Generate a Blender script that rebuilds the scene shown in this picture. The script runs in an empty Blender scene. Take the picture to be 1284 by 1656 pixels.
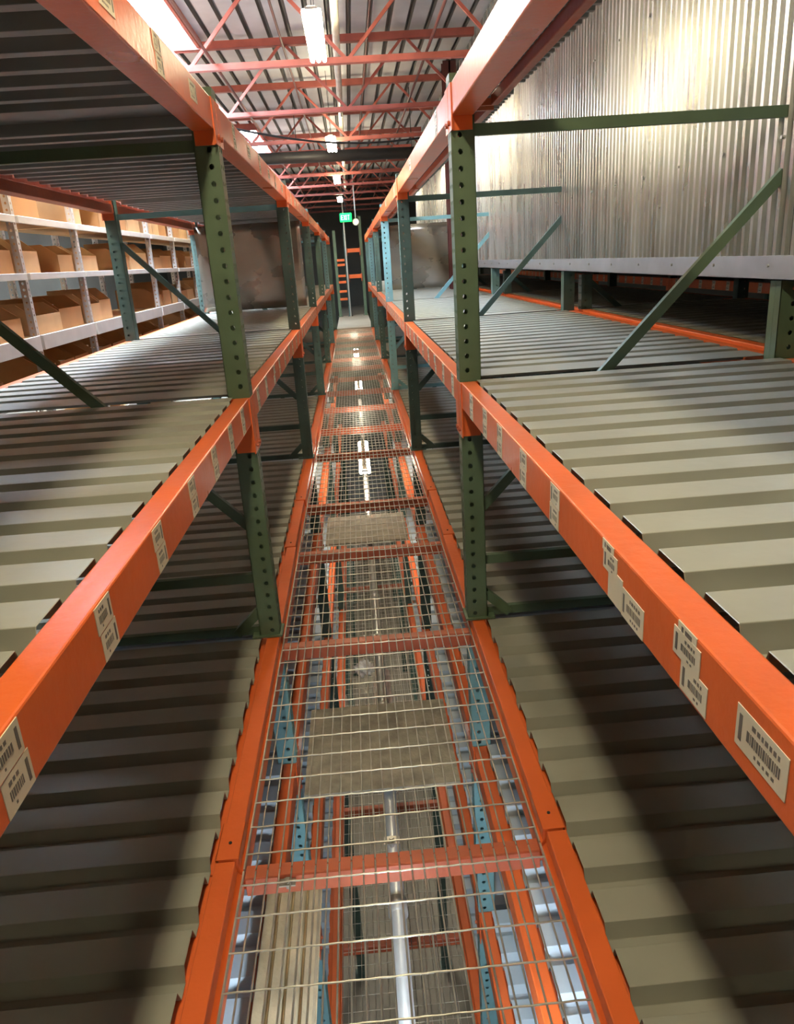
import bpy, bmesh, math, random
from mathutils import Vector, Matrix
random.seed(7)
C = bpy.context.scene.collection
D = bpy.data
PI = math.pi

# ------------------------------------------------------------------ measurements
H = 1.3914                     # eye height above the catwalk
XR, XL = 0.364, -0.394         # aisle faces of the right and left racks
Y0, P = 2.668, 2.830           # first frame, bay pitch
DEPTH = 1.235                  # rack depth
ZM = 0.958                     # shelf beam top
ZU = 1.908                     # top shelf beam top
NB = 6                         # bays: 0 holds the camera
def YF(k): return Y0 + k*P     # frame k (k=-1 behind the camera)

# ------------------------------------------------------------------ materials
def newmat(name):
    m = D.materials.new(name); m.use_nodes = True
    nt = m.node_tree; b = nt.nodes['Principled BSDF']
    return m, nt, b
def paint(name, col, rough=0.45, metal=0.0, var=0.12, scale=6.0, bump=0.0, bscale=40.0, col2=None, spec=None, stretch=None):
    m, nt, b = newmat(name)
    tc = nt.nodes.new('ShaderNodeTexCoord')
    mp = nt.nodes.new('ShaderNodeMapping')
    if stretch: mp.inputs['Scale'].default_value = stretch
    nt.links.new(tc.outputs['Object'], mp.inputs['Vector'])
    n = nt.nodes.new('ShaderNodeTexNoise'); n.inputs['Scale'].default_value = scale; n.inputs['Detail'].default_value = 5
    nt.links.new(mp.outputs[0], n.inputs['Vector'])
    r = nt.nodes.new('ShaderNodeValToRGB')
    c1 = tuple(c*(1-var) for c in col)+(1,); c2 = tuple(min(1, c*(1+var)) for c in (col2 or col))+(1,)
    r.color_ramp.elements[0].position = 0.35; r.color_ramp.elements[0].color = c1
    r.color_ramp.elements[1].position = 0.68; r.color_ramp.elements[1].color = c2
    nt.links.new(n.outputs['Fac'], r.inputs[0]); nt.links.new(r.outputs[0], b.inputs['Base Color'])
    mr = nt.nodes.new('ShaderNodeMapRange'); mr.inputs['To Min'].default_value = max(0.05, rough-0.1); mr.inputs['To Max'].default_value = rough+0.1
    nt.links.new(n.outputs['Fac'], mr.inputs['Value']); nt.links.new(mr.outputs[0], b.inputs['Roughness'])
    b.inputs['Metallic'].default_value = metal
    if spec is not None: b.inputs['Specular IOR Level'].default_value = spec
    if bump:
        n2 = nt.nodes.new('ShaderNodeTexNoise'); n2.inputs['Scale'].default_value = bscale; n2.inputs['Detail'].default_value = 3
        nt.links.new(mp.outputs[0], n2.inputs['Vector'])
        bp = nt.nodes.new('ShaderNodeBump'); bp.inputs['Strength'].default_value = bump; bp.inputs['Distance'].default_value = 0.02
        nt.links.new(n2.outputs['Fac'], bp.inputs['Height']); nt.links.new(bp.outputs[0], b.inputs['Normal'])
    return m
def emis(name, col, s):
    m, nt, b = newmat(name)
    b.inputs['Base Color'].default_value = (*col, 1); b.inputs['Emission Color'].default_value = (*col, 1)
    b.inputs['Emission Strength'].default_value = s; b.inputs['Roughness'].default_value = 0.5
    return m
M = dict(
 orange=paint('orange_paint', (0.80, 0.150, 0.034), 0.32, var=0.10, scale=3.0, bump=0.05),
 orange_old_shaded=paint('worn_shaded_orange_paint', (0.46, 0.10, 0.038), 0.42, var=0.18, scale=5.0, bump=0.06),  # darker orange; shade below the mesh is put into its colour
 green=paint('green_paint', (0.092, 0.140, 0.078), 0.50, var=0.12, bump=0.05),
 teal=paint('blue_green_paint', (0.070, 0.125, 0.108), 0.48, var=0.12, bump=0.05),
 blue=paint('pale_blue_paint', (0.20, 0.40, 0.42), 0.50, var=0.10, bump=0.05),
 deck=paint('painted_steel_decking', (0.36, 0.355, 0.295), 0.36, metal=0.1, var=0.10, scale=2.5, bump=0.10, bscale=9.0),
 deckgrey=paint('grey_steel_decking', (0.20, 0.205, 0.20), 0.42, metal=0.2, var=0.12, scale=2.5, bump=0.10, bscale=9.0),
 deckblue=paint('pale_steel_decking', (0.56, 0.64, 0.70), 0.5, metal=0.1, var=0.06, scale=2.5),
 wire=paint('galvanised_wire', (0.58, 0.56, 0.50), 0.34, metal=0.75, var=0.15, scale=20),
 wall=paint('corrugated_galvanised', (0.52, 0.515, 0.475), 0.28, metal=0.9, var=0.08, scale=1.2, bump=0.35, bscale=1.6, stretch=(1, 5, 0.5)),
 flash=paint('galvanised_flashing', (0.40, 0.41, 0.44), 0.4, metal=0.7, var=0.08, scale=8),
 sheet=paint('smooth_sheet_metal', (0.30, 0.27, 0.22), 0.28, metal=0.7, var=0.18, scale=1.3, bump=0.9, bscale=1.2, stretch=(1, 1, 1.6)),
 roof=paint('roof_foil', (0.46, 0.47, 0.49), 0.5, metal=0.15, var=0.16, scale=1.6, bump=0.2, bscale=6),
 roofrib=paint('roof_purlin_strip', (0.10, 0.095, 0.09), 0.6, var=0.2),
 joist=paint('red_oxide_steel', (0.38, 0.10, 0.075), 0.5, var=0.15, bump=0.05),
 darkred=paint('dark_red_steel', (0.10, 0.022, 0.018), 0.5, var=0.15),
 pipe=paint('pipe_grey', (0.52, 0.52, 0.50), 0.32, metal=0.45, var=0.12),
 pipecream=paint('pipe_cream', (0.50, 0.46, 0.38), 0.45, var=0.15),
 pipedark=paint('pipe_dark', (0.03, 0.03, 0.032), 0.5, var=0.2),
 tan=paint('tan_corrugated_sheet', (0.42, 0.34, 0.22), 0.55, var=0.2, scale=9, bump=0.15),
 plate=paint('dusty_shield_board', (0.40, 0.36, 0.28), 0.8, var=0.22, scale=14, bump=0.3, bscale=60),
 concrete=paint('concrete_floor', (0.24, 0.22, 0.18), 0.6, var=0.15, scale=1.5, bump=0.1),
 ply=paint('landing_board', (0.42, 0.37, 0.29), 0.6, var=0.12, scale=2.0),
 darkwall=paint('dark_end_wall', (0.10, 0.10, 0.085), 0.7, var=0.2, scale=1.0),
 wallpaint=paint('painted_block_wall', (0.10, 0.10, 0.09), 0.7, var=0.1, scale=1.0),
 card=paint('cardboard', (0.42, 0.21, 0.08), 0.75, var=0.14, scale=3.0),
 card2=paint('pale_cardboard', (0.60, 0.37, 0.18), 0.75, var=0.12, scale=3.0),
 galv=paint('galvanised_post', (0.50, 0.47, 0.44), 0.5, metal=0.3, var=0.15, scale=12),
 cream=paint('cream_shelf_edge', (0.50, 0.46, 0.41), 0.5, var=0.08),
 paper=paint('sticker_paper', (0.74, 0.66, 0.50), 0.55, var=0.06, scale=10),
 ink=paint('sticker_ink', (0.15, 0.13, 0.11), 0.6, var=0.1),
 goods=paint('white_packets', (0.75, 0.73, 0.68), 0.4, var=0.1),
 black=paint('black_rubber', (0.015, 0.015, 0.015), 0.6, var=0.1),
 bolt=paint('zinc_bolt', (0.42, 0.40, 0.36), 0.35, metal=0.8, var=0.1),
 bag=paint('clear_plastic_film', (0.75, 0.76, 0.78), 0.2, var=0.1, scale=12, bump=0.6, bscale=30),
 tube=emis('fluorescent_tube', (1.0, 0.89, 0.60), 105.0),
 tubelow=emis('fluorescent_tube_lower', (1.0, 0.93, 0.78), 55.0),
 tubebin=emis('fluorescent_tube_bins', (1.0, 0.88, 0.64), 38.0),
 cool_fill=emis('cool_fill_tube', (0.74, 0.88, 1.0), 190.0),  # tube of the unseen lamp added to brighten the lower decks
 sky=emis('skylight_pane', (0.66, 0.82, 1.0), 85.0),
 exit=emis('exit_green', (0.01, 0.85, 0.16), 1.6),
 exitletter=emis('exit_letter', (0.55, 1.0, 0.65), 2.2),
 lens=emis('warm_lamp_lens', (1.0, 0.85, 0.6), 1.2),
 housing=paint('white_enamel', (0.70, 0.68, 0.62), 0.4, var=0.05),
)

# ------------------------------------------------------------------ mesh helpers
class MB:
    def __init__(s): s.v = []; s.f = []; s.mi = []; s.m = 0
    def face(s, idx): s.f.append(idx); s.mi.append(s.m)
    def box(s, x0, x1, y0, y1, z0, z1):
        b = len(s.v)
        s.v += [(x, y, z) for z in (z0, z1) for x, y in ((x0, y0), (x1, y0), (x1, y1), (x0, y1))]
        for q in ((3,2,1,0),(4,5,6,7),(0,1,5,4),(1,2,6,5),(2,3,7,6),(3,0,4,7)): s.face(tuple(b+i for i in q))
        return s
    def bar(s, a, b, w, h=None, up=(0,0,1)):
        """rectangular bar from a to b, w wide across, h high along up"""
        h = h or w
        a, b = Vector(a), Vector(b); d = (b-a).normalized(); u = Vector(up)
        if abs(d.dot(u)) > 0.98: u = Vector((1,0,0))
        r = d.cross(u).normalized(); u = r.cross(d).normalized()
        n = len(s.v)
        for p in (a, b):
            for i, j in ((-1,-1),(1,-1),(1,1),(-1,1)): s.v.append(tuple(p + r*(i*w/2) + u*(j*h/2)))
        for q in ((3,2,1,0),(4,5,6,7),(0,1,5,4),(1,2,6,5),(2,3,7,6),(3,0,4,7)): s.face(tuple(n+i for i in q))
        return s
    def tube(s, pts, r, n=8, cap=True):
        pts = [Vector(p) for p in pts]; base = len(s.v); m = len(pts)
        for i, p in enumerate(pts):
            d = (pts[min(i+1, m-1)] - pts[max(i-1, 0)]).normalized()
            u = Vector((0,0,1)) if abs(d.z) < 0.9 else Vector((1,0,0))
            a = d.cross(u).normalized(); c = a.cross(d).normalized()
            for k in range(n):
                t = 2*PI*k/n; s.v.append(tuple(p + a*(r*math.cos(t)) + c*(r*math.sin(t))))
        for i in range(m-1):
            for k in range(n):
                a0 = base+i*n+k; a1 = base+i*n+(k+1) % n; s.face((a0, a1, a1+n, a0+n))
        if cap:
            s.face(tuple(base+k for k in range(n-1, -1, -1))); s.face(tuple(base+(m-1)*n+k for k in range(n)))
        return s
    def extrude(s, prof, axis, a, b):
        """closed 2-D profile extruded along x or y. prof in the two other axes (in order)"""
        n = len(prof); base = len(s.v)
        for t in (a, b):
            for p, q in prof:
                s.v.append((t, p, q) if axis == 'x' else (p, t, q) if axis == 'y' else (p, q, t))
        for i in range(n):
            j = (i+1) % n; s.face((base+i, base+j, base+n+j, base+n+i))
        s.face(tuple(base+i for i in range(n-1, -1, -1))); s.face(tuple(base+n+i for i in range(n)))
        return s
    def mesh(s, name, mats, smooth=False):
        me = D.meshes.new(name); me.from_pydata(s.v, [], s.f)
        for m in (mats if isinstance(mats, (list, tuple)) else [mats]): me.materials.append(m)
        for p, i in zip(me.polygons, s.mi): p.material_index = i; p.use_smooth = smooth
        bm = bmesh.new(); bm.from_mesh(me); bmesh.ops.recalc_face_normals(bm, faces=bm.faces); bm.to_mesh(me); bm.free()
        return me
def obj(name, me, parent=None, loc=(0,0,0), rot=(0,0,0), scale=None):
    o = D.objects.new(name, me); C.objects.link(o); o.location = loc; o.rotation_euler = rot
    if scale: o.scale = scale
    if parent: o.parent = parent
    return o
def tag(o, label=None, cat=None, group=None, kind=None):
    if label: o['label'] = label
    if cat: o['category'] = cat
    if group: o['group'] = group
    if kind: o['kind'] = kind
    return o
def thing(name, label, cat, loc=(0,0,0), rot=(0,0,0), group=None):
    o = obj(name, None, None, loc, rot); o.empty_display_size = 0.1
    return tag(o, label, cat, group)
def bevel(o, w=0.003, seg=2):
    m = o.modifiers.new('bevel', 'BEVEL'); m.width = w; m.segments = seg; m.limit_method = 'ANGLE'; m.angle_limit = math.radians(40)
    return o
cache = {}
def cached(key, fn):
    if key not in cache: cache[key] = fn()
    return cache[key]

BAY = ['nearest', 'second', 'third', 'fourth', 'fifth', 'sixth', 'seventh']
SIDE = {1: 'right', -1: 'left'}

# ------------------------------------------------------------------ upright frames
COLW = 0.076
def holed_strip(mb, length, holes, to3d, z0, z1, pitch=0.0508, hr=0.0085):
    """a flat strip with real holes. across = 0..length, holes = list of centre positions across"""
    n = int(round((z1-z0)/pitch)); dz = (z1-z0)/n
    edges = [0.0]
    for i in range(len(holes)-1): edges.append((holes[i]+holes[i+1])/2)
    edges.append(length)
    for k in range(n):
        za = z0+k*dz; zb = za+dz; zc = (za+zb)/2
        for i, hc in enumerate(holes):
            a0, a1 = edges[i], edges[i+1]
            outer = [(a0, za), (hc, za), (a1, za), (a1, zc), (a1, zb), (hc, zb), (a0, zb), (a0, zc)]
            angs = [-135, -90, -45, 0, 45, 90, 135, 180]
            inner = [(hc + hr*math.cos(math.radians(t)), zc + hr*1.1*math.sin(math.radians(t))) for t in angs]
            b = len(mb.v)
            for p in outer: mb.v.append(to3d(*p))
            for p in inner: mb.v.append(to3d(*p))
            for j in range(8):
                j2 = (j+1) % 8; mb.face((b+j, b+j2, b+8+j2, b+8+j))
def column_mesh(z0, z1, mat, key):
    """C section, open side shut. local: x = 0 at the aisle face growing away from the aisle, y 0..COLW"""
    def fn():
        mb = MB(); t = 0.0
        holed_strip(mb, COLW, [0.027], lambda a, z: (a, 0.0, z), z0, z1)             # flange towards -y
        holed_strip(mb, COLW, [0.027], lambda a, z: (a, COLW, z), z0, z1)
        holed_strip(mb, COLW, [0.020, 0.056], lambda a, z: (0.0, a, z), z0, z1, hr=0.0075)  # web on the aisle
        # lips widened to shut the open side, added to keep the holes dark
        for y0, y1 in ((0.0, 0.0375), (COLW-0.0375, COLW)):
            b = len(mb.v); mb.v += [(COLW, y0, z0), (COLW, y1, z0), (COLW, y1, z1), (COLW, y0, z1)]; mb.face((b, b+1, b+2, b+3))
        return mb.mesh('column', mat)
    return cached(('col', z0, z1, key), fn)
def c_bar(a, b, up=(0,1,0), w=0.036, d=0.022):
    """a light C channel brace: web plus two flanges"""
    mb = MB(); a, b = Vector(a), Vector(b); dr = (b-a).normalized()
    u = Vector(up); r = dr.cross(u).normalized()
    mb.bar(a, b, w, 0.004, up=u)
    for s in (-1, 1):
        off = r*(s*(w/2-0.002)) + u*(d/2)
        mb.bar(a+off, b+off, 0.004, d, up=u)
    return mb
def frame(side, x, y, z0, z1, braces, mat, key, label, group=None, depth=DEPTH, name='upright_frame', foot=True, lean=0):
    rot = (0, lean, 0 if side > 0 else 0)
    t = thing(name, label, 'rack frame', (x, y, 0), group=group)
    s = side
    for i in (0, 1):
        # column meshes are mirrored with a negative x scale for the left side and for rear columns
        sx = s if i == 0 else -s
        c = obj('column', column_mesh(z0, z1, mat, key), t, (0 if i == 0 else s*depth, 0, 0), scale=(sx, 1, 1))
        m = c.modifiers.new('thickness', 'SOLIDIFY'); m.thickness = 0.0022; m.offset = -1
        if foot:
            fb = MB().box(-0.012, COLW+0.03, -0.012, COLW+0.012, 0, 0.008)
            obj('foot_plate', cached(('foot', key), lambda: fb.mesh('foot_plate', mat)), t, (0 if i == 0 else s*depth, 0, z0), scale=(sx, 1, 1))
    for kind, (a0, za), (a1, zb) in braces:
        me = c_bar((s*a0, 0.032, za), (s*a1, 0.032, zb)).mesh(kind, mat)
        obj(kind, me, t)
    return t
IN, OUT = 0.070, DEPTH-0.070
UPBR = [('cross_brace', (IN, 1.778), (OUT, 1.778)), ('cross_brace', (IN, 0.245), (OUT, 0.245)),
        ('cross_brace', (IN, 0.018), (OUT, 0.018)),
        ('diagonal_brace', (IN, 0.46), (OUT, 1.605))]
LOBR = [('cross_brace', (IN, -2.40), (OUT, -2.40)), ('cross_brace', (IN, -0.9), (OUT, -0.9)),
        ('diagonal_brace', (IN, -1.05), (OUT, -0.15)), ('diagonal_brace', (IN, -1.2), (OUT, -2.3)),
        ('diagonal_brace', (IN, -3.9), (OUT, -2.6))]
def gusset(t, side, mat):
    s = side
    mb = MB(); mb.bar((s*0.072, 0.03, 0.105), (s*0.170, 0.03, 0.012), 0.035, 0.030, up=(0, 1, 0))
    obj('diagonal_brace', mb.mesh('diagonal_brace', mat), t)
for side, X in ((1, XR), (-1, XL)):
    for k in range(-1, NB):
        y = YF(k)
        if k < 1: mat, key = M['green'], 'green'
        elif (side, k) in ((1, 2), (1, 4), (-1, 4)): mat, key = M['blue'], 'blue'
        else: mat, key = M['teal'], 'teal'
        col = {'green': 'green', 'blue': 'pale blue', 'teal': 'blue-green'}[key]
        if k < 0: lab = f'{col} punched rack frame on the {SIDE[side]} of the aisle beside the viewer'
        elif k == 0: lab = f'large {col} punched rack frame nearest in view on the {SIDE[side]} of the aisle'
        else: lab = f'{col} punched rack frame, {BAY[k]} in view down the {SIDE[side]} side of the aisle'
        t = frame(side, X, y, 0.004, 1.94, UPBR, mat, key, lab, 'upright frames along the catwalk')
        gusset(t, side, mat)
    for k in range(-1, NB-1):
        key = 'blue' if k in (0, -1) else 'teal'
        frame(side, X, YF(k), -5.3, -0.10, LOBR, M[key], key,
              f'{"pale blue" if key=="blue" else "blue-green"} lower rack frame seen through the mesh, {SIDE[side]} side, {["beside the viewer","nearest","second","third","fourth","fifth"][k+1]}',
          'lower level upright frames')

# ------------------------------------------------------------------ beams
def beam_profile(h=0.092, top=0.053, step=0.036, ledge=0.020):
    return [(0, 0), (0, -h), (top+ledge, -h), (top+ledge, -step), (top, -step), (top, 0)]
def beam_mesh(L, mat, h=0.092, key='o', prof=None):
    def fn():
        return MB().extrude(prof or beam_profile(h), 'y', 0, L).mesh('rail', mat)
    return cached(('beam', round(L, 3), h, key, tuple(prof) if prof else 0), fn)
def connector_mesh(hc, mat, key):
    def fn():
        mb = MB()
        mb.box(-0.004, 0.0, -0.040, 0.030, -hc, -0.001)     # leg lying on the aisle face of the column
        mb.box(-0.004, 0.068, 0.0, 0.004, -hc, -0.001)      # leg across the end of the beam
        return mb.mesh('connector', mat)
    return cached(('conn', hc, key), fn)
def label_mesh(kind):
    """stickers in local coordinates: y along the beam, z up, x sticking out of the aisle face (0..-t)"""
    def sticker(mb, y, z, w, h, style, lift=0.0):
        f = -0.0006-lift
        mb.m = 0; mb.box(f, 0.0008, y, y+w, z, z+h)
        mb.m = 1; g = f-0.0003
        if style == 'long':
            mb.box(g, f, y+0.012, y+w-0.022, z+h*0.34, z+h*0.60)          # barcode, run of bars
            mb.m = 0
            x = y+0.014
            while x < y+w-0.026:
                mb.box(g-0.0003, g, x, x+0.0007, z+h*0.34, z+h*0.60); x += random.choice((0.0032, 0.0041, 0.0052))
            mb.m = 1
            mb.box(g, f, y+w-0.012, y+w-0.006, z+h*0.18, z+h*0.82)
            x = y+0.014
            while x < y+w-0.034:
                d = random.uniform(0.003, 0.007); mb.box(g, f, x, x+d, z+h*0.72, z+h*0.84); x += d+0.003
            x = y+0.02
            while x < y+w-0.04:
                d = random.uniform(0.003, 0.006); mb.box(g, f, x, x+d, z+h*0.14, z+h*0.22); x += d+0.004
        elif style == 'tag':
            mb.box(g, f, y+w*0.25, y+w*0.6, z+h*0.3, z+h*0.75)
            mb.box(g, f, y+w*0.7, y+w*0.8, z+h*0.2, z+h*0.8)
        elif style == 'blank': pass
    def fn():
        mb = MB()
        if kind == 'single': sticker(mb, 0, -0.068, 0.095, 0.048, 'long')
        elif kind == 'trio':
            sticker(mb, 0.0, -0.086, 0.070, 0.040, 'long'); sticker(mb, 0.022, -0.048, 0.072, 0.036, 'long', 0.0004); sticker(mb, 0.034, -0.020, 0.05, 0.019, 'tag')
        elif kind == 'quad':
            sticker(mb, -0.004, -0.090, 0.086, 0.046, 'long'); sticker(mb, 0.080, -0.088, 0.062, 0.052, 'blank', 0.0003)
            sticker(mb, 0.105, -0.047, 0.062, 0.034, 'long', 0.0004); sticker(mb, 0.122, -0.019, 0.052, 0.018, 'tag')
        elif kind == 'pair':
            sticker(mb, 0.0, -0.086, 0.066, 0.040, 'long'); sticker(mb, 0.024, -0.043, 0.066, 0.038, 'long', 0.0004)
        elif kind == 'tall':
            sticker(mb, 0.0, -0.089, 0.066, 0.043, 'long'); sticker(mb, -0.006, -0.044, 0.066, 0.041, 'long', 0.0004)
        return mb.mesh('barcode_label', [M['paper'], M['ink']])
    return cached(('lab', kind), fn)
def beam(side, x, ya, yb, z, label, mat='orange', group=None, conn=0.20, labels=(), h=0.092, name='rack_beam', facing=1, prof=None):
    t = thing(name, label, 'beam', (x, ya, z), group=group)
    s = side*facing
    bevel(obj('rail', beam_mesh(yb-ya, M[mat], h, mat, prof), t, (0, 0, 0), scale=(s, 1, 1)), 0.0035, 2)
    if conn:
        cm = connector_mesh(conn, M[mat], mat)
        for yy, sy in ((yb-ya, -1), (0, 1)):
            cc = obj('connector', cm, t, (0, yy, 0), scale=(s, sy, 1))
            if facing > 0 and x in (XR, XL): obj('safety_bolt', cached('sfb', lambda: MB().tube([(-0.012, 0, 0), (-0.003, 0, 0)], 0.008, 8).mesh('safety_bolt', M['orange_old_shaded'])), cc, (0, -0.016, -conn+0.024))
    for kind, yy in labels:
        obj('barcode_label', label_mesh(kind), t, (-s*0.0002, yy-ya, 0), scale=(s, 1, 1))
    return t
gap = COLW+0.006
for side, X in ((1, XR), (-1, XL)):
    S = SIDE[side]
    for k in range(NB):
        ya, yb = YF(k-1)+gap, YF(k)-0.006
        if k == 0 and side > 0:
            labs = [('single', 0.545), ('trio', 0.705), ('quad', 0.900), ('tall', 1.335), ('tall', 1.615), ('tall', 1.90), ('tall', 2.13), ('tall', 2.39)]
            labs += [('pair', 0.25)]
        elif k == 0:
            labs = [('pair', 0.30), ('tall', 0.645), ('tall', 0.965), ('tall', 1.285), ('tall', 1.60), ('tall', 1.89), ('tall', 2.17), ('tall', 2.43)]
        else:
            labs = [('tall' if (i+k) % 3 else 'pair', ya+0.13+i*0.305+random.uniform(-.03, .03)) for i in range(9)]
        beam(side, X, ya, yb, ZM, f'orange shelf beam with barcode stickers at waist height, {S} side of the aisle, {BAY[k]} bay', 'orange', 'shelf beams at waist height', 0.20, labs)
        ulabs = [] if side > 0 and k > 2 else [('single' if i % 2 else 'tall', ya+0.30+i*0.42+random.uniform(-.05, .05)) for i in range(6)]
        if side > 0: ulabs = ulabs[::3]
        beam(side, X, ya, yb, ZU, f'orange top shelf beam overhead on the {S} side of the aisle, {BAY[k]} bay', 'orange', 'top shelf beams overhead', 0.135, ulabs)
        # beams at the back of the rack
        xb = X+side*DEPTH
        beam(side, xb, ya, yb, ZM, f'orange beam along the back of the {S} waist-high shelf, {BAY[k]} bay', 'orange', 'rear shelf beams', 0.16, (), facing=-1)
        if side < 0:
            beam(side, xb, ya, yb, ZU-0.015, f'dark orange beam along the back of the left top shelf, {BAY[k]} bay', 'orange_old_shaded', 'rear top shelf beams', 0.135, (), facing=-1)

# ------------------------------------------------------------------ ribbed decking
def deck_profile(L, pitch=0.1524, d=0.036, t=0.0):
    """corrugated line along y from 0..L, top at z 0"""
    pts = []; n = int(math.floor(L/pitch)); off = (L-n*pitch)/2
    pts.append((0, 0))
    y = off
    for i in range(n):
        q = pitch/0.1524; dd = d*min(1, q*1.3)
        a = y+0.088*q; pts += [(a, 0), (a+0.014*q, -dd), (a+0.050*q, -dd), (y+pitch, 0)]; y += pitch
    pts.append((L, 0))
    return pts
def deck_mesh(x0, x1, L, key, mat, pitch=0.1524, d=0.036):
    def fn():
        mb = MB(); pr = deck_profile(L, pitch, d)
        for x in (x0, x1):
            for y, z in pr: mb.v.append((x, y, z))
        n = len(pr)
        for i in range(n-1): mb.face((i, i+1, n+i+1, n+i))
        return mb.mesh('deck', mat)
    return cached(('deck', round(x0, 3), round(x1, 3), round(L, 3), key, pitch), fn)
def deck(x0, x1, ya, yb, z, label, mat='deck', group=None, flat=True, pitch=0.1524):
    o = obj('steel_shelf_deck', deck_mesh(0, x1-x0, yb-ya, mat, M[mat], pitch), None, (x0, ya, z))
    m = o.modifiers.new('thickness', 'SOLIDIFY'); m.thickness = 0.0022; m.offset = -1
    bevel(o, 0.002, 1)
    return tag(o, label, 'shelf deck', group)
for side, X in ((1, XR), (-1, XL)):
    S = SIDE[side]
    xa, xb = sorted((X+side*0.058, X+side*(DEPTH-0.058)))
    for k in range(NB):
        ya, yb = YF(k-1)+0.082, YF(k)+0.030-0.036
        deck(xa, xb, ya, yb, ZM+0.004, f'ribbed steel deck of the {S} waist-high shelf, {BAY[k]} bay', 'deck', 'waist-high shelf decks')
        if side < 0:
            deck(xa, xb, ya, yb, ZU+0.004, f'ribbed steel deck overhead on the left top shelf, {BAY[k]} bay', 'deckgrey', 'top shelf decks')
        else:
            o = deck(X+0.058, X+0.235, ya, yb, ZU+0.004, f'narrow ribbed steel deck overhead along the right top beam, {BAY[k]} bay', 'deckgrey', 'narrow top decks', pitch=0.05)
        xl = sorted((X+side*0.075, X+side*DEPTH))
        deck(xl[0], xl[1], ya, yb, 0.0, f'ribbed steel deck at catwalk height on the {S}, {BAY[k]} bay', 'deck', 'decks at catwalk height')
    # second beam carrying the narrow overhead deck on the right
    if side > 0:
        for k in range(NB):
            ya, yb = YF(k-1)+gap, YF(k)-0.006
            t = thing('support_rail', f'thin orange rail under the outer edge of the narrow right overhead deck, {BAY[k]} bay', 'rail', (X+0.130, ya, ZU-0.036), group='rails under the narrow overhead deck')
            bevel(obj('rail', cached(('srail', round(yb-ya, 3)), lambda: MB().extrude([(0, 0), (0, -0.032), (0.025, -0.032), (0.025, 0)], 'y', 0, yb-ya).mesh('rail', M['orange_old_shaded'])), t))
            for yy in (-0.0, yb-ya):
                obj('bracket', cached('brk', lambda: MB().box(-0.13+0.002, 0.025, -0.006, 0.006, -0.032, -0.012).mesh('bracket', M['orange_old_shaded'])), t, (0, yy, 0))
# gap strips between decks at the frame lines
strip_l = cached('strip', lambda: MB().extrude([(0,0),(0.30,0),(0.30,0.053),(0.52,0.053),(0.52,0),(DEPTH-0.23,0),(DEPTH-0.23,0.058),(0,0.058)], 'z', -0.004, 0).mesh('strip', M['deck']))
for side, X in ((1, XR), (-1, XL)):
    for k in range(0, NB-1):
        x0 = X+side*0.115
        tag(obj('filler_strip', strip_l, None, (x0, YF(k)+0.008, ZM-0.030), scale=(side, 1, 1)), f'flat sunken steel filler strip between the {SIDE[side]} waist-high decks at the {BAY[k]} frame', 'filler strip', 'filler strips between decks')

# ------------------------------------------------------------------ catwalk
cuts = [-0.45, 0.55, 1.50, 2.665, 3.655, 4.46, 5.76, 6.72, 7.75, 8.80, 9.85, 10.9, 11.95, 13.0, 14.05, 15.1, 16.1, 17.1]
RAIL = [(0, 0), (-0.002, -0.034), (-0.012, -0.047), (-0.012, -0.098), (0.086, -0.098), (0.086, -0.041), (0.050, -0.041), (0.050, 0)]
rcuts = [-0.45, 1.50, 3.655, 4.46, 6.0, 8.3, 10.9, 13.7, 17.1]
def rail_label(S, i): return ['unseen one added under the viewer', 'running to the second splice', 'short length beyond the second splice', 'fourth length along', 'fifth length along', 'sixth length along', 'seventh length along', 'farthest length'][i]
def run_of_rails(z, lower=False):
    for side, X in ((1, 0.377), (-1, -0.396)):
        segs = [(YF(k-1)+0.082, YF(k)-0.002) for k in range(4)] if lower else list(zip(rcuts[:-1], rcuts[1:]))
        for i, (a, b) in enumerate(segs):
            dx = side*(0.0 if i % 2 else 0.006)
            t = thing('catwalk_rail', f'orange catwalk side rail on the {SIDE[side]}, {rail_label(0, i)}' if not lower else f'orange side rail of the lower catwalk on the {SIDE[side]}, {BAY[i] if lower else 0} bay', 'catwalk rail', (X+dx, a, z), group='lower catwalk rails' if lower else 'catwalk side rails')
            L = b-a-0.004
            bevel(obj('rail', cached(('crail', round(L, 3)), lambda: MB().extrude(RAIL, 'y', 0, L).mesh('rail', M['orange'])), t, scale=(side, 1, 1)), 0.003, 2)
            if not lower:
                def sl():
                    mb = MB(); mb.box(-0.003, 0.056, 0, 0.13, -0.0005, 0.003); mb.box(-0.003, -0.0005, 0, 0.13, -0.034, 0.003); mb.box(0.0525, 0.056, 0, 0.13, -0.05, 0.003)
                    return mb.mesh('splice_sleeve', M['orange'])
                bevel(obj('splice_sleeve', cached('sleeve', sl), t, (0, 0.0, 0), scale=(side, 1, 1)), 0.0012, 1)
                obj('bolt', cached('sbolt', lambda: MB().tube([(0.026, 0.055, 0.002), (0.026, 0.055, 0.0055)], 0.0045, 8).mesh('bolt', M['black'])), t, scale=(side, 1, 1))
run_of_rails(0.0)
def cross_mesh(w):
    def fn():
        mb = MB(); mb.box(-w/2, w/2, 0, 0.042, -0.046, -0.042); mb.box(-w/2, w/2, 0, 0.004, -0.100, -0.046); mb.box(-w/2, w/2, 0.004, 0.014, -0.100, -0.096)
        return mb.mesh('cross_member', M['orange_old_shaded'])
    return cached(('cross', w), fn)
NUM = ['behind the viewer', 'unseen one added under the viewer', 'nearest in view', 'second in view', 'third in view', 'fourth in view', 'fifth in view', 'sixth in view', 'seventh in view', 'eighth in view', 'ninth in view', 'tenth in view', 'eleventh in view', 'twelfth in view', 'thirteenth in view', 'fourteenth in view', 'fifteenth in view', 'farthest']
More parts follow.
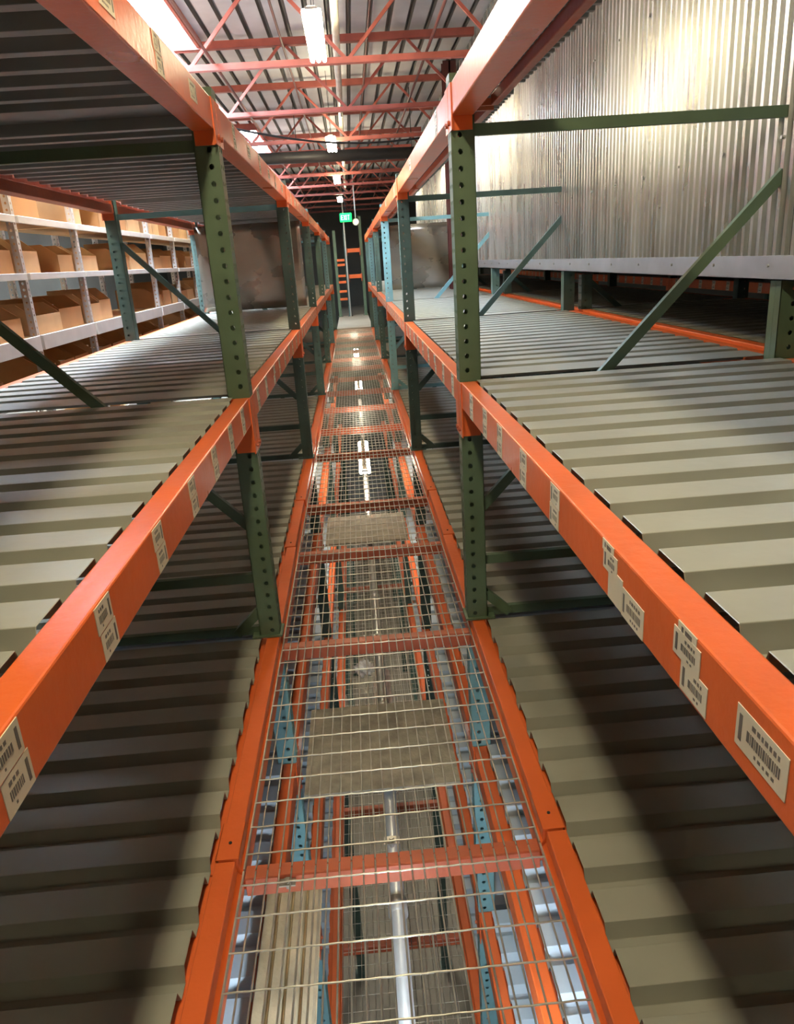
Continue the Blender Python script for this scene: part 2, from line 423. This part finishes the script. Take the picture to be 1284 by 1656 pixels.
W = 0.752; XC = -0.0095
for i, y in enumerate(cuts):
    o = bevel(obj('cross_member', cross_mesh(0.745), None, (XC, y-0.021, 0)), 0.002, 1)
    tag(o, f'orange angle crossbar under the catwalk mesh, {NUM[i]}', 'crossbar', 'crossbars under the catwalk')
def mesh_panel(L, fine=True, wires=26, pitch=0.0975):
    def fn():
        mb = MB(); r = 0.0023; n = 6 if fine else 4
        xs = [-W/2+i*W/(wires-1) for i in range(wires)]
        for x in xs: mb.tube([(x, 0, 0), (x, L, 0)], r, n, False)
        k = max(1, int(round(L/pitch))); p = L/k
        for j in range(k):
            y = (j+0.5)*p
            if fine:
                pts = []
                for q, x in enumerate(xs):
                    s = 1 if (q+j) % 2 else -1
                    pts += [(x, y, 0.0045+s*0.0008)]
                mb.tube(pts, r, 6, False)
            else: mb.tube([(-W/2, y, 0.0045), (W/2, y, 0.0045)], r, 4, False)
        return mb.mesh('wire_mesh', M['wire'], smooth=True)
    return cached(('wm', round(L, 3), fine, wires), fn)
for i in range(len(cuts)-1):
    a, b = cuts[i], cuts[i+1]
    L = b-a-0.006
    t = thing('wire_mesh_panel', f'galvanised welded wire mesh walkway panel, {NUM[i+1] if i else "at the viewer"}', 'mesh panel', (XC, a+0.003, -0.0395), group='catwalk mesh panels')
    obj('wire_grid', mesh_panel(L, a < 9), t)
    for x in (-W/2, W/2): obj('edge_bar', cached(('eb', round(L, 3)), lambda: MB().bar((0, 0, -0.001), (0, L, -0.001), 0.004, 0.010).mesh('edge_bar', M['wire'])), t, (x, 0, 0))
# clip brackets under the mesh
def clip_mesh():
    mb = MB(); mb.box(-0.02, 0.02, -0.014, 0.014, -0.004, 0); mb.tube([(0, 0, -0.02), (0, 0, 0.008)], 0.006, 8); mb.tube([(0, 0, 0.0), (0, 0, 0.005)], 0.011, 6)
    return mb.mesh('bolt_clip', M['bolt'])
for (x, y, w) in ((-0.275, 1.495, 'left part of the nearest crossbar'), (-0.01, 1.60, 'middle, just past the nearest crossbar'), (-0.01, 2.73, 'middle of the second crossbar')):
    tag(obj('bolt_clip', cached('clip', clip_mesh), None, (x, y-0.025, -0.054)), f'small zinc clip bolted below the catwalk mesh at the {w}', 'clip', 'clips under the catwalk')
# landing beyond the mesh
o = obj('landing_floor', MB().box(-0.40, 0.40, 17.12, 25.9, -0.06, -0.01).mesh('landing', M['ply'])); tag(o, kind='structure'); o.name = 'floor_landing'

# ------------------------------------------------------------------ lower levels seen through the mesh
run_of_rails(-2.65, True)
for i, y in enumerate([0.75, 1.9, 3.0+0.58-0.02, 4.8, 6.2, 7.6, 9.0, 10.4]):
    o = bevel(obj('cross_member', cross_mesh(0.745), None, (XC, y, -2.65)), 0.002, 1)
    tag(o, f'orange crossbar of the lower catwalk, {["first","second","third","fourth","fifth","sixth","seventh","eighth"][i]} one along, seen through the mesh', 'crossbar', 'crossbars of the lower catwalk')
ly = [0.75, 1.9, 3.58, 4.8, 6.2, 7.6, 9.0, 10.4, 11.8]
for i in range(len(ly)-1):
    L = ly[i+1]-ly[i]-0.006
    o = obj('wire_mesh_panel', mesh_panel(L, False, 20), None, (XC, ly[i]+0.003, -2.69))
    tag(o, f'wire mesh panel of the lower catwalk below the mesh walkway, {["first","second","third","fourth","fifth","sixth","seventh","eighth"][i]} along', 'mesh panel', 'lower catwalk mesh panels')
for side, X in ((1, XR), (-1, XL)):
    S = SIDE[side]
    for k in range(NB-1):
        ya, yb = YF(k-1)+gap, YF(k)-0.006
        xa, xb = sorted((X+side*0.058, X+side*(DEPTH-0.058)))
        for z, nm in ((-0.60, 'upper'), (-1.52, 'middle')):
            beam(side, X, ya, yb, z, f'orange beam of the {nm} shelf below the catwalk, {S} side, {BAY[k]} bay', 'orange', f'{nm} shelf beams below the catwalk', 0.16)
            deck(xa, xb, ya, yb, z+0.004, f'pale ribbed deck of the {nm} shelf below the catwalk, {S} side, {BAY[k]} bay', 'deckblue', f'{nm} shelf decks below the catwalk')
        deck(*sorted((X+side*0.075, X+side*DEPTH)), ya, yb, -2.65, f'pale ribbed deck beside the lower catwalk, {S} side, {BAY[k]} bay', 'deckblue', 'decks beside the lower catwalk')
# horizontal barrier boards between the racks
for i, (y0, y1) in enumerate(((2.51, 3.12), (5.34, 5.98))):
    mb = MB().box(-0.355, 0.285, y0, y1, -0.66, -0.648)
    tag(obj('barrier_board', mb.mesh('board', M['plate'])), f'dusty grey-brown barrier board lying across the aisle below the mesh, {["nearer","farther"][i]} of two', 'board', 'barrier boards below the mesh')
# sprinkler pipe below
t = thing('sprinkler_pipe', 'grey sprinkler pipe running lengthwise below the catwalk mesh', 'pipe', (-0.01, 0, -0.74))
obj('pipe', MB().tube([(0, 0.2, 0), (0, 12.0, 0)], 0.027, 20).mesh('pipe', M['pipe'], True), t)
for y in (1.1, 2.35, 3.6, 5.1, 6.8):
    obj('coupling', cached('coup', lambda: MB().tube([(0, -0.03, 0), (0, 0.03, 0)], 0.034, 20).mesh('coupling', M['pipe'], True)), t, (0, y+0.9, 0))
# tan corrugated sheet lying over the left lower beam
def tan_mesh():
    mb = MB(); pr = []; n = 4; w = 0.046
    for i in range(n):
        x = i*w; pr += [(x, 0), (x+0.006, 0.020), (x+0.036, 0.020), (x+0.042, 0)]
    pr.append((n*w, 0))
    m = len(pr)
    for y in (0.35, 2.03):
        for x, z in pr: mb.v.append((x-0.440, y, z-0.580))
    for i in range(m-1): mb.face((i, i+1, m+i+1, m+i))
    return mb.mesh('tan_sheet', M['tan'])
o = obj('corrugated_offcut', tan_mesh()); tag(o, 'narrow tan corrugated sheet lying lengthwise under the near left mesh', 'corrugated sheet')
m = o.modifiers.new('thickness', 'SOLIDIFY'); m.thickness = 0.003
# plastic film caught on lower shelf
bm = bmesh.new(); bmesh.ops.create_icosphere(bm, subdivisions=4, radius=0.09)
for v in bm.verts:
    n = v.co.normalized(); f = 1+0.28*math.sin(9*n.x+3*n.y)*math.sin(7*n.z+2)+0.14*math.sin(21*n.y+11*n.x)
    v.co = Vector((n.x*0.10*f, n.y*0.13*f, abs(n.z)*0.06*f))
me = D.meshes.new('film'); bm.to_mesh(me); bm.free(); me.materials.append(M['bag'])
for p in me.polygons: p.use_smooth = True
tag(obj('crumpled_plastic', me, None, (-0.18, 6.9, -2.682)), 'crumpled white plastic film lying on the lower catwalk mesh', 'plastic film')

# ------------------------------------------------------------------ fluorescent strip lamps
def lamp(x, y, z, label, tube='tube', hang=None, L=1.16, group='fluorescent lamps', w=0.13, shade=False):
    t = thing('fluorescent_lamp', label, 'lamp', (x, y, z), group=group)
    def hs():
        mb = MB(); mb.box(-w*0.20, w*0.20, -L/2+0.02, L/2-0.02, 0.032, 0.046)
        for e in (-L/2, L/2-0.008): mb.box(-w*0.30, w*0.30, e, e+0.008, 0.022, 0.036)
        if shade: mb.extrude([(-w*0.9, 0.030), (-w*0.3, 0.070), (w*0.3, 0.070), (w*0.9, 0.030), (w*0.9, 0.034), (w*0.3, 0.076), (-w*0.3, 0.076), (-w*0.9, 0.034)], 'y', -L/2, L/2)  # shade added on hidden lamps to block their upward light
        return mb.mesh('housing', M['housing'])
    obj('housing', cached(('hs', L, w, shade), hs), t)
    for sx in (-1, 0, 1):
        obj('tube', cached(('tb', tube, L), lambda: MB().tube([(0, -L/2+0.010, 0), (0, L/2-0.010, 0)], 0.016, 12).mesh('tube', M[tube], True)), t, (sx*w*0.34, 0, 0.014))
    if hang:
        for sy in (-1, 1): obj('hanger_wire', MB().tube([(0, 0, 0.05), (0, 0, hang)], 0.003, 6).mesh('hanger_wire', M['pipedark']), t, (0, sy*L*0.4, 0))
    return t
for i, y in enumerate((-3.4, 1.1, 5.72, 10.45, 14.75, 19.2)):
    lamp(-0.11 if i != 1 else -0.13, y, 2.80 if i != 1 else 2.64, 'glowing fluorescent strip lamp hung under the roof ' + ['behind the viewer', 'over the viewer', 'nearest in view', 'second in view', 'third in view', 'farthest in view'][i], hang=0.74 if i != 1 else 0.90)
for i, y in enumerate((0.50, 6.95, 11.4, 15.6)):
    lamp(-0.01, y, -0.25 if i == 0 else -0.40, 'glowing strip lamp under the catwalk mesh, ' + ['unseen one added under the viewer', 'first along', 'second along', 'farthest along'][i], 'cool_fill' if i == 0 else 'tubelow', 0.20 if i == 0 else 0.30, group='lamps under the catwalk', w=0.10, shade=(i == 0))  # first one is out of view, added for bluish light on the decks
for i, y in enumerate((1.0, 5.3, 9.9)):
    lamp(-0.01, y+1.2, -2.86, 'strip lamp under the lower catwalk, ' + ['nearest', 'second', 'farthest'][i]+' along the aisle', 'tubelow', 0.06, group='lamps under the lower catwalk', w=0.10, shade=True)

# ------------------------------------------------------------------ roof
RZ = 3.62
def roof():
    mb = MB(); pr = []; pitch = 0.20; x = -6.0
    while x < 6.0:
        pr += [(x, 0), (x+0.15, 0), (x+0.165, 0.045), (x+0.185, 0.045)]; x += pitch
    pr.append((x, 0)); n = len(pr)
    return pr
SK = [(-2.7, -1.36, 4.20, 8.80), (-2.7, -1.36, 13.6, 17.2)]
pr = roof(); mb = MB()
ys = sorted({-4.5, 26.5} | {y for s in SK for y in s[2:]})
n = len(pr)
for y in ys:
    for x, z in pr: mb.v.append((x, y, RZ+z))
for j in range(len(ys)-1):
    ym = (ys[j]+ys[j+1])/2
    for i in range(n-1):
        xm = (pr[i][0]+pr[i+1][0])/2
        if any(s[0] < xm < s[1] and s[2] < ym < s[3] for s in SK): continue
        a = j*n+i; mb.m = 1 if pr[i][1] > 0 or pr[i+1][1] > 0 else 0
        mb.face((a, a+1, a+n+1, a+n))
o = obj('ceiling', mb.mesh('ceiling', [M['roof'], M['roofrib']])); tag(o, kind='structure')
for i, s in enumerate(SK):
    t = thing('skylight', ['white skylight set in the roof, upper left, nearest in view', 'white skylight set in the roof far down the left', 'skylight in the roof behind the viewer'][i], 'skylight', ((s[0]+s[1])/2, (s[2]+s[3])/2, RZ), group='roof skylights')
    w, l = (s[1]-s[0])/2, (s[3]-s[2])/2
    obj('pane', MB().box(-w, w, -l, l, 0.14, 0.15).mesh('pane', M['sky']), t)
    for q in ((-w-0.03, -w, -l, l), (w, w+0.03, -l, l), (-w-0.03, w+0.03, -l-0.03, -l), (-w-0.03, w+0.03, l, l+0.03)):
        obj('curb', MB().box(*q, -0.10, 0.15).mesh('curb', M['joist']), t)

# ------------------------------------------------------------------ open-web joists
def joist(y, label, x0=-5.6, x1=1.45, zb=2.90, zt=3.54):
    t = thing('roof_joist', label, 'joist', (0, y, zb), group='red open-web roof joists')
    h = zt-zb
    def chord(w, hh):
        mb = MB(); mb.box(x0, x1, -w, -0.006, -hh, hh); mb.box(x0, x1, 0.006, w, -hh, hh); mb.box(x0, x1, -w, w, -hh, -hh+0.006)
        return mb
    obj('bottom_chord', cached('bch', lambda: chord(0.030, 0.022).mesh('bottom_chord', M['joist'])), t)
    obj('top_chord', cached('tch', lambda: chord(0.038, 0.034).mesh('top_chord', M['joist'])), t, (0, 0, h))
    step = 0.62; k = 0; x = x1-0.1
    while x-step > x0:
        zz = (0.0, h) if k % 2 == 0 else (h, 0.0)
        me = cached(('web', k % 2), lambda: MB().bar((0, 0, zz[0]), (-step, 0, zz[1]), 0.026, 0.026, up=(0, 1, 0)).mesh('web_rod', M['joist']))
        obj('web_rod', me, t, (x, 0, 0)); x -= step; k += 1
    return t
jy = [0.9, 2.85, 4.75, 6.72, 8.70, 10.65, 12.6, 14.6, 16.6, 18.6, 20.6, 22.6, 24.6]
JL = ['over the viewer', 'just ahead of the viewer, out of sight above', 'passing above the nearest lamp', 'nearest in view', 'second in view', 'third in view', 'fourth in view', 'fifth in view', 'sixth in view', 'seventh in view', 'eighth in view', 'ninth in view', 'farthest']
for y, l in zip(jy, JL): joist(y, f'red open-web steel roof joist, {l}')
# bridging rods running lengthwise between joists
for i, (x, z) in enumerate(((-0.95, 2.95), (0.75, 2.95), (-1.9, 3.45), (0.35, 3.5), (-0.5, 3.5))):
    tag(obj('bridging_rod', MB().tube([(x, 2.0, z), (x, 24.5, z)], 0.012, 8).mesh('rod', M['darkred'])), ['dark bridging rod under the joists left of the lamps', 'dark bridging rod under the joists near the right racks', 'high bridging rod far left under the roof', 'thin bridging rod right of the sprinkler pipe', 'thin bridging rod just left of the lamps'][i], 'bridging rod')
t = thing('roof_sprinkler_pipe', 'cream sprinkler pipe running lengthwise through the roof joists', 'pipe', (0.035, 0, 3.12))
obj('pipe', MB().tube([(0, -2, 0), (0, 25, 0)], 0.030, 16).mesh('pipe', M['pipecream'], True), t)
for y in (4.0, 7.5, 10.0, 13.0):
    obj('sprinkler_head', cached('sph', lambda: MB().tube([(0, 0, 0.02), (0, 0, -0.07)], 0.012, 10).tube([(0, 0, -0.07), (0, 0, -0.075)], 0.024, 10).mesh('sprinkler_head', M['bolt'])), t, (0, y, 0))
t = thing('branch_pipe', 'thick black pipe crossing below the joists', 'pipe', (0, 0, 0))
obj('pipe', MB().tube([(-4, 10.9, 2.80), (1.45, 11.6, 2.80)], 0.075, 16).mesh('pipe', M['pipedark'], True), t)
for x in (-2.4, -0.6, 1.0): obj('hanger_rod', MB().tube([(x, 10.9+0.7*(x+4)/5.45, 2.83), (x, 10.9+0.7*(x+4)/5.45, 3.63)], 0.006, 6).mesh('hanger_rod', M['pipedark']), t)
tag(obj('sagging_cable', MB().tube([(-1.5+2.9*i/20, 8.70+1.95*i/20, 2.885-0.16*math.sin(PI*i/20)) for i in range(21)], 0.012, 8).mesh('cable', M['pipedark'], True)), 'dark cable sagging across under the roof beyond the first lamp', 'cable')

# ------------------------------------------------------------------ corrugated wall panel on the right
WX = 1.515
def corr_wall(y0, y1, z0, z1, x, pitch=0.057, d=0.014):
    mb = MB(); pr = []; y = y0; i = 0
    while y < y1:
        p = pitch*(1.0 + 0.0*i); pr += [(y, 0), (y+p*0.40, 0), (y+p*0.52, -d), (y+p*0.88, -d)]; y += p; i += 1
    n = len(pr)
    zs = [z0, z1]
    for z in zs:
        for yy, dx in pr: mb.v.append((x+dx, yy, z))
    for i in range(n-1): mb.face((i, i+1, n+i+1, n+i))
    return mb.mesh('corrugated_sheet', M['wall'])
ys = [-0.4, 1.75, 3.85, 5.95, 8.05, 10.15, 12.25, 14.35, 17.0]
for i in range(len(ys)-1):
    t = thing('corrugated_wall_panel', f'silver corrugated metal wall panel hung behind the right racks, {["beside the viewer","nearest in view at the right edge","second in view","third in view","fourth in view","fifth in view","sixth in view","farthest"][i]}', 'wall panel', (WX, ys[i], 0), group='corrugated wall panels')
    L = ys[i+1]-ys[i]
    o = obj('corrugated_sheet', corr_wall(0, L-0.01, 1.29, 3.60, 0), t)
    o.modifiers.new('thickness', 'SOLIDIFY').thickness = 0.0015
    fb = MB().box(-0.024, 0.0, 0, L, 1.236, 1.318).box(-0.024, 0.02, 0, L, 1.236, 1.240)
    obj('base_flashing', fb.mesh('base_flashing', M['flash']), t)
    sb = MB(); yy = 0.12
    while yy < L: 
        for zz in (1.285, 1.70, 2.40): sb.tube([(-0.030 if zz < 1.3 else -0.022, yy, zz), (-0.022 if zz < 1.3 else -0.014, yy, zz)], 0.006, 8)
        yy += 0.42
    tag(obj('screws', sb.mesh('screws', M['bolt']), t))
# dark red building column
tag(obj('steel_building_column', MB().box(1.30, 1.46, 10.1, 10.115, 0.97, 3.6).box(1.30, 1.46, 10.245, 10.26, 0.97, 3.6).box(1.37, 1.39, 10.1, 10.26, 0.97, 3.6).mesh('column', M['darkred'])), 'dark red steel building column standing against the corrugated wall', 'column')

def sheet_panel(w, h, mat):
    mb = MB(); nx, nz = 24, 10
    for j in range(nz+1):
        for i in range(nx+1):
            u, v = i/nx, j/nz
            mb.v.append((u*w, 0.035*math.sin(u*5.3+1.2*v)+0.012*math.sin(u*13+v*4), v*h))
    for j in range(nz):
        for i in range(nx):
            a = j*(nx+1)+i; mb.face((a, a+1, a+nx+2, a+nx+1))
    return mb.mesh('sheet', mat, True)
for nm, x0, y, w, z0, h, lab in (('hanging_sheet', 0.50, 10.75, 0.98, 0.985, 0.84, 'wavy beige sheet metal partition across the right shelf far along'),
                             ('hanging_sheet', -1.56, 8.18, 1.08, 0.985, 0.84, 'dark wavy sheet metal partition across the left shelf at the third frame')):
    o = obj(nm, sheet_panel(w, h, M['sheet']), None, (x0, y, z0)); o.modifiers.new('thickness', 'SOLIDIFY').thickness = 0.004
    tag(o, lab, 'sheet partition')

# ------------------------------------------------------------------ second rack row on the right
X2 = 1.655
for k in range(-1, NB):
    frame(1, X2, YF(k), -2.65, 1.2, [('diagonal_brace', (IN, 1.15), (0.75, 0.55)), ('cross_brace', (IN, 0.245), (OUT, 0.245))], M['teal'], 'teal', f'blue-green frame of the rack behind the corrugated wall, {["beside the viewer","first","second","third","fourth","fifth","sixth"][k+1]} along', 'frames of the rack behind the wall')
for k in range(NB):
    ya, yb = YF(k-1)+gap, YF(k)-0.006
    beam(1, X2, ya, yb, ZM+0.002, f'orange beam just behind the right rack under the corrugated wall, {BAY[k]} bay', 'orange', 'near beams of the rack behind the wall', 0.16)
    beam(1, X2+DEPTH, ya, yb, ZM+0.002, f'orange far edge beam of the rack behind the corrugated wall, {BAY[k]} bay', 'orange', 'far beams of the rack behind the wall', 0.16, facing=-1)
    deck(X2+0.058, X2+DEPTH-0.058, ya, yb, ZM+0.004, f'ribbed deck of the rack behind the corrugated wall, {BAY[k]} bay', 'deck', 'decks of the rack behind the wall')
# third row across the far aisle
X3 = 3.66
for k in range(-1, NB+1):
    frame(1, X3, YF(k)+0.4, -2.65, 1.9, [], M['teal'], 'teal', f'frame of the rack across the next aisle on the right, {["beside the viewer","first","second","third","fourth","fifth","sixth","seventh"][k+1]} along', 'frames across the next aisle', foot=False)
for k in range(NB+1):
    ya, yb = YF(k-1)+gap+0.4, YF(k)-0.006+0.4
    beam(1, X3, ya, yb, 0.985, f'stickered orange beam across the next aisle on the right, {BAY[k]} bay', 'orange', 'stickered beams across the next aisle', 0.16, [('tall', ya+0.15+i*0.30) for i in range(9)])
    deck(X3+0.058, X3+DEPTH, ya, yb, ZM+0.02, f'ribbed deck across the next aisle on the right, {BAY[k]} bay', 'deck', 'decks across the next aisle')
for i, (y, c) in enumerate(((6.2, 'goods'), (8.0, 'darkred'), (5.0, 'goods'))):
    mb = MB().box(0, 0.45, 0, 0.5, 0, 0.26).box(0.0, 0.45, 0.52, 0.74, 0, 0.18)
    o = bevel(obj('carton', mb.mesh('carton', M[c]), None, (X3+0.12, y, ZM+0.026)), 0.01, 2)
    tag(o, f'{["white carton stack seen under the corrugated wall", "dark red carton stack seen under the corrugated wall", "white carton pair nearest under the corrugated wall"][i]}', 'carton')

# ------------------------------------------------------------------ shelving with cardboard bins on the left
SX = -2.10
tag(obj('floor_mezzanine', MB().box(-5.4, -1.72, -1.5, 25.9, -0.08, -0.002).mesh('mezz', M['ply'])), kind='structure')
py = [2.90, 4.05, 5.19, 6.30, 7.42, 8.55, 9.68, 10.8, 11.95, 13.1, 14.2, 15.35]
lev = [(0.30, 0.045), (0.72, 0.045), (1.055, 0.092), (1.45, 0.038), (1.80, 0.040), (2.20, 0.045)]
def post_mesh():
    mb = MB()
    holed_strip(mb, 0.045, [0.0225], lambda a, z: (0, a-0.0225, z), 0, 2.3, 0.04, 0.008)
    holed_strip(mb, 0.045, [0.0225], lambda a, z: (-a, -0.0225, z), 0, 2.3, 0.04, 0.008)
    return mb.mesh('post', M['galv'])
OR = ['first', 'second', 'third', 'fourth', 'fifth', 'sixth', 'seventh', 'eighth', 'ninth', 'tenth', 'eleventh']
LV = ['bottom', 'second lowest', 'wide-edged', 'middle', 'upper', 'top']
for i in range(len(py)-1):
    t = thing('bin_shelving', f'galvanised shelving full of cardboard bins behind the left rack, {OR[i]} section along', 'shelving', (SX, py[i], 0), group='shelving sections on the left')
    L = py[i+1]-py[i]
    for (px, pyy) in ((0, 0.0), (-0.55, 0.0)) + (((0, L), (-0.55, L)) if i == len(py)-2 else ()):
        o = obj('post', cached('post', post_mesh), t, (px, pyy, 0)); o.modifiers.new('thickness', 'SOLIDIFY').thickness = 0.002
    for j, (z, h) in enumerate(lev):
        obj('shelf_board', cached(('sb', round(L, 2)), lambda: MB().box(-0.56, -0.004, 0.03, L-0.03, -0.012, 0).mesh('shelf_board', M['card2'])), t, (0, 0, z))
        bevel(obj('shelf_edge', cached(('se', round(L, 2), h), lambda: MB().box(-0.004, 0.018, 0.024, L-0.024, -h, 0.004).mesh('shelf_edge', M['cream'])), t, (0, 0, z)), 0.002, 1)
def bin_mesh(w, h, d, c):
    mb = MB(); t = 0.006
    mb.box(-d, 0, 0, w, 0, t)
    mb.box(-t, 0, 0, w, t, h*0.62)          # low front
    mb.box(-d, -d+t, 0, w, t, h)
    for y0 in (0, w-t):                      # swept side walls
        b = len(mb.v)
        for y in (y0, y0+t):
            mb.v += [(-d, y, t), (0, y, t), (0, y, h*0.62), (-d*0.25, y, h), (-d, y, h)]
        mb.face((b, b+1, b+2, b+3, b+4)); mb.face((b+9, b+8, b+7, b+6, b+5))
        for q in range(5): mb.face((b+q, b+(q+1) % 5, b+5+(q+1) % 5, b+5+q))
    return mb.mesh('bin', M[c])
cnt = 0
for i in range(len(py)-1):
    if i == 10: break
    L = py[i+1]-py[i]
    for j, (z, h) in enumerate(lev[:-1]):
        if j == 0: continue
        room = lev[j+1][0]-z-lev[j+1][1]-0.05
        n = 2 if (i+j) % 2 == 0 else 3
        w = (L-0.12)/n
        for q in range(n):
            if random.random() < 0.12: continue
            hh = round(min(room, random.choice((0.20, 0.23, 0.26))), 2); ww = round(w-0.035, 2)
            c = random.choice(('card', 'card', 'card2'))
            t = thing('cardboard_bin', f'{"brown" if c=="card" else "pale"} cardboard bin on the {LV[j]} shelf of the {OR[i]} shelving section, {["left","middle","right"][q] if n==3 else ["left","right"][q]} one', 'box', (SX-0.03-random.uniform(0, .03), py[i]+0.06+q*w, z+0.003), (0, 0, random.uniform(-.03, .03)), 'cardboard bins on the shelving')
            obj('carton', cached(('bin', ww, hh, c), lambda: bin_mesh(ww, hh, 0.42, c)), t)
            if random.random() < 0.6:
                obj('contents', cached(('cont', ww, hh), lambda: MB().box(-0.34, -0.05, 0.03, ww-0.03, 0.008, hh*0.55).box(-0.30, -0.12, 0.05, ww*0.5, hh*0.55, hh*0.75).mesh('contents', M['goods'])), t)
for i, y in enumerate((5.2, 9.8, 14.2)):
    lamp(-1.88, y, 2.62, 'strip lamp over the gap in front of the cardboard bins, ' + ['nearest', 'second', 'farthest'][i], 'tubebin', 0.9, group='lamps over the bin shelving', w=0.11, shade=True)
    lamp(-3.2, y+0.4, 2.62, 'strip lamp in the aisle behind the bin shelving, ' + ['nearest', 'second', 'farthest'][i], 'tubebin', 0.9, group='lamps behind the bin shelving', w=0.11, shade=True)

# ------------------------------------------------------------------ far end of the aisle
FY = 21.0
def far_post(x, z0, z1, y, lab, mat='green', w=0.08):
    tag(bevel(obj('rack_post', MB().box(x, x+w, y, y+w, z0, z1).box(x-0.03, x+w+0.03, y-0.03, y+w+0.03, z0, z0+0.01).mesh('post', M[mat])), 0.004, 1), lab, 'post')
far_post(0.30, -0.01, 2.52, FY, 'green post at the far end right of the exit sign')
far_post(-0.12, -0.01, 2.2, FY, 'grey-green post at the far end left of the dark opening', 'teal', 0.07)
far_post(-0.40, -0.01, 2.2, FY, 'green post at the far end beside the stacked orange rungs', 'green', 0.08)
for z, lab in ((1.63, 'upper orange beam across the far end of the aisle'), (0.97, 'lower orange beam above the dark opening at the far end')):
    t = thing('end_beam', lab, 'beam', (-0.05, FY-0.01, z))
    bevel(obj('rail', MB().box(0, 0.35, -0.02, 0.02, 0, 0.10).mesh('rail', M['orange']), t), 0.004)
    obj('connector', MB().box(-0.01, 0.02, -0.03, -0.02, -0.08, 0.12).box(0.33, 0.36, -0.03, -0.02, -0.08, 0.12).mesh('connector', M['orange_old_shaded']), t)
for i, z in enumerate((0.42, 0.62, 0.86, 1.02, 1.30, 1.42)):
    tag(bevel(obj('orange_rung', MB().box(-0.33, -0.13, FY-0.062, FY-0.002, z, z+0.06).mesh('rung', M['orange'])), 0.003), f'short orange rung at the far end of the aisle, {OR[i]} from the bottom', 'rung', 'orange rungs at the far end')
# exit sign
t = thing('exit_sign', 'glowing green exit sign hanging at the far end of the aisle', 'exit sign', (-0.005, 17.9, 2.245))
bevel(obj('case', MB().box(-0.135, 0.135, 0, 0.05, 0, 0.19).mesh('case', M['exit']), t), 0.02, 3)
mb = MB()
def stroke(ax, az, bx, bz): mb.bar((ax, -0.004, az), (bx, -0.004, bz), 0.014, 0.006, up=(0, 1, 0))
lx = -0.100; z0, z1 = 0.045, 0.145
for ch in 'EXIT':
    if ch == 'E':
        stroke(lx, z0, lx, z1); [stroke(lx, z, lx+0.036, z) for z in (z0+0.006, (z0+z1)/2, z1-0.006)]; lx += 0.055
    elif ch == 'X': stroke(lx, z0, lx+0.042, z1); stroke(lx, z1, lx+0.042, z0); lx += 0.062
    elif ch == 'I': stroke(lx, z0, lx, z1); lx += 0.025
    else: stroke(lx+0.02, z0, lx+0.02, z1); stroke(lx, z1-0.006, lx+0.042, z1-0.006)
obj('lettering', mb.mesh('lettering', M['exitletter']), t)
obj('hanger_wire', MB().tube([(0, 0.025, 0.19), (0, 0.025, 1.36)], 0.005, 6).mesh('hanger_wire', M['pipedark']), t)
t = thing('emergency_light', 'round beige emergency light beside the exit sign', 'emergency light', (0.21, 18.0, 2.24))
obj('lamp_head', MB().tube([(0, 0, 0), (0, 0.06, 0)], 0.075, 20).mesh('lamp_head', M['housing'], False), t)
obj('lens', MB().tube([(0, -0.008, 0), (0, -0.0005, 0)], 0.06, 20).mesh('lens', M['lens'], False), t)
obj('bracket', MB().box(-0.012, 0.012, 0.02, 0.04, 0.07, 1.39).mesh('bracket', M['housing']), t)
tag(obj('conduit_pipe', MB().tube([(-0.075, 20.9, -0.01), (-0.075, 20.9, 3.62)], 0.02, 8).mesh('conduit', M['housing'], True)), 'pale vertical conduit below the exit sign', 'conduit')

# ------------------------------------------------------------------ room shell
def wall(name, *b, mat='wallpaint'): tag(obj(name, MB().box(*b).mesh(name, M[mat])), kind='structure')
wall('wall_far', -6, 6, 26.0, 26.2, -5.4, 3.9, mat='darkwall')
wall('wall_near', -6, 6, -4.7, -4.5, -5.4, 3.9)
wall('wall_left', -6.2, -6, -4.7, 26.2, -5.4, 3.9, mat='darkwall')
wall('wall_right', 6, 6.2, -4.7, 26.2, -5.4, 3.9)
wall('floor', -6.2, 6.2, -4.7, 26.2, -5.4, -5.3, mat='concrete')

# ------------------------------------------------------------------ world and camera
w = D.worlds.new('World'); bpy.context.scene.world = w; w.use_nodes = True
w.node_tree.nodes['Background'].inputs[0].default_value = (0.5, 0.6, 0.8, 1); w.node_tree.nodes['Background'].inputs[1].default_value = 0.006
cam = D.cameras.new('Camera'); co = D.objects.new('Camera', cam); C.objects.link(co)
f, pi_, ya, ro = 1199.94, 0.3281, 0.0392, 0.0665
cam.sensor_fit = 'VERTICAL'; cam.sensor_height = 36.0; cam.lens = 36.0*f/1656.0; cam.clip_start = 0.02; cam.clip_end = 100
R0 = Vector((math.cos(ya), -math.sin(ya), 0)); Fh = Vector((math.sin(ya), math.cos(ya), 0)); Z = Vector((0, 0, 1))
F = Fh*math.cos(pi_)-Z*math.sin(pi_); U0 = Fh*math.sin(pi_)+Z*math.cos(pi_)
c, s = math.cos(ro), math.sin(ro)
R = R0*c-U0*s; U = R0*s+U0*c; B = -F
co.matrix_world = Matrix(((R.x, U.x, B.x, 0), (R.y, U.y, B.y, 0), (R.z, U.z, B.z, H), (0, 0, 0, 1)))
sc = bpy.context.scene; sc.camera = co
vs = sc.view_settings; vs.view_transform = 'Standard'; vs.look = 'None'; vs.gamma = 1; vs.use_curve_mapping = False
vs.exposure = -0.22
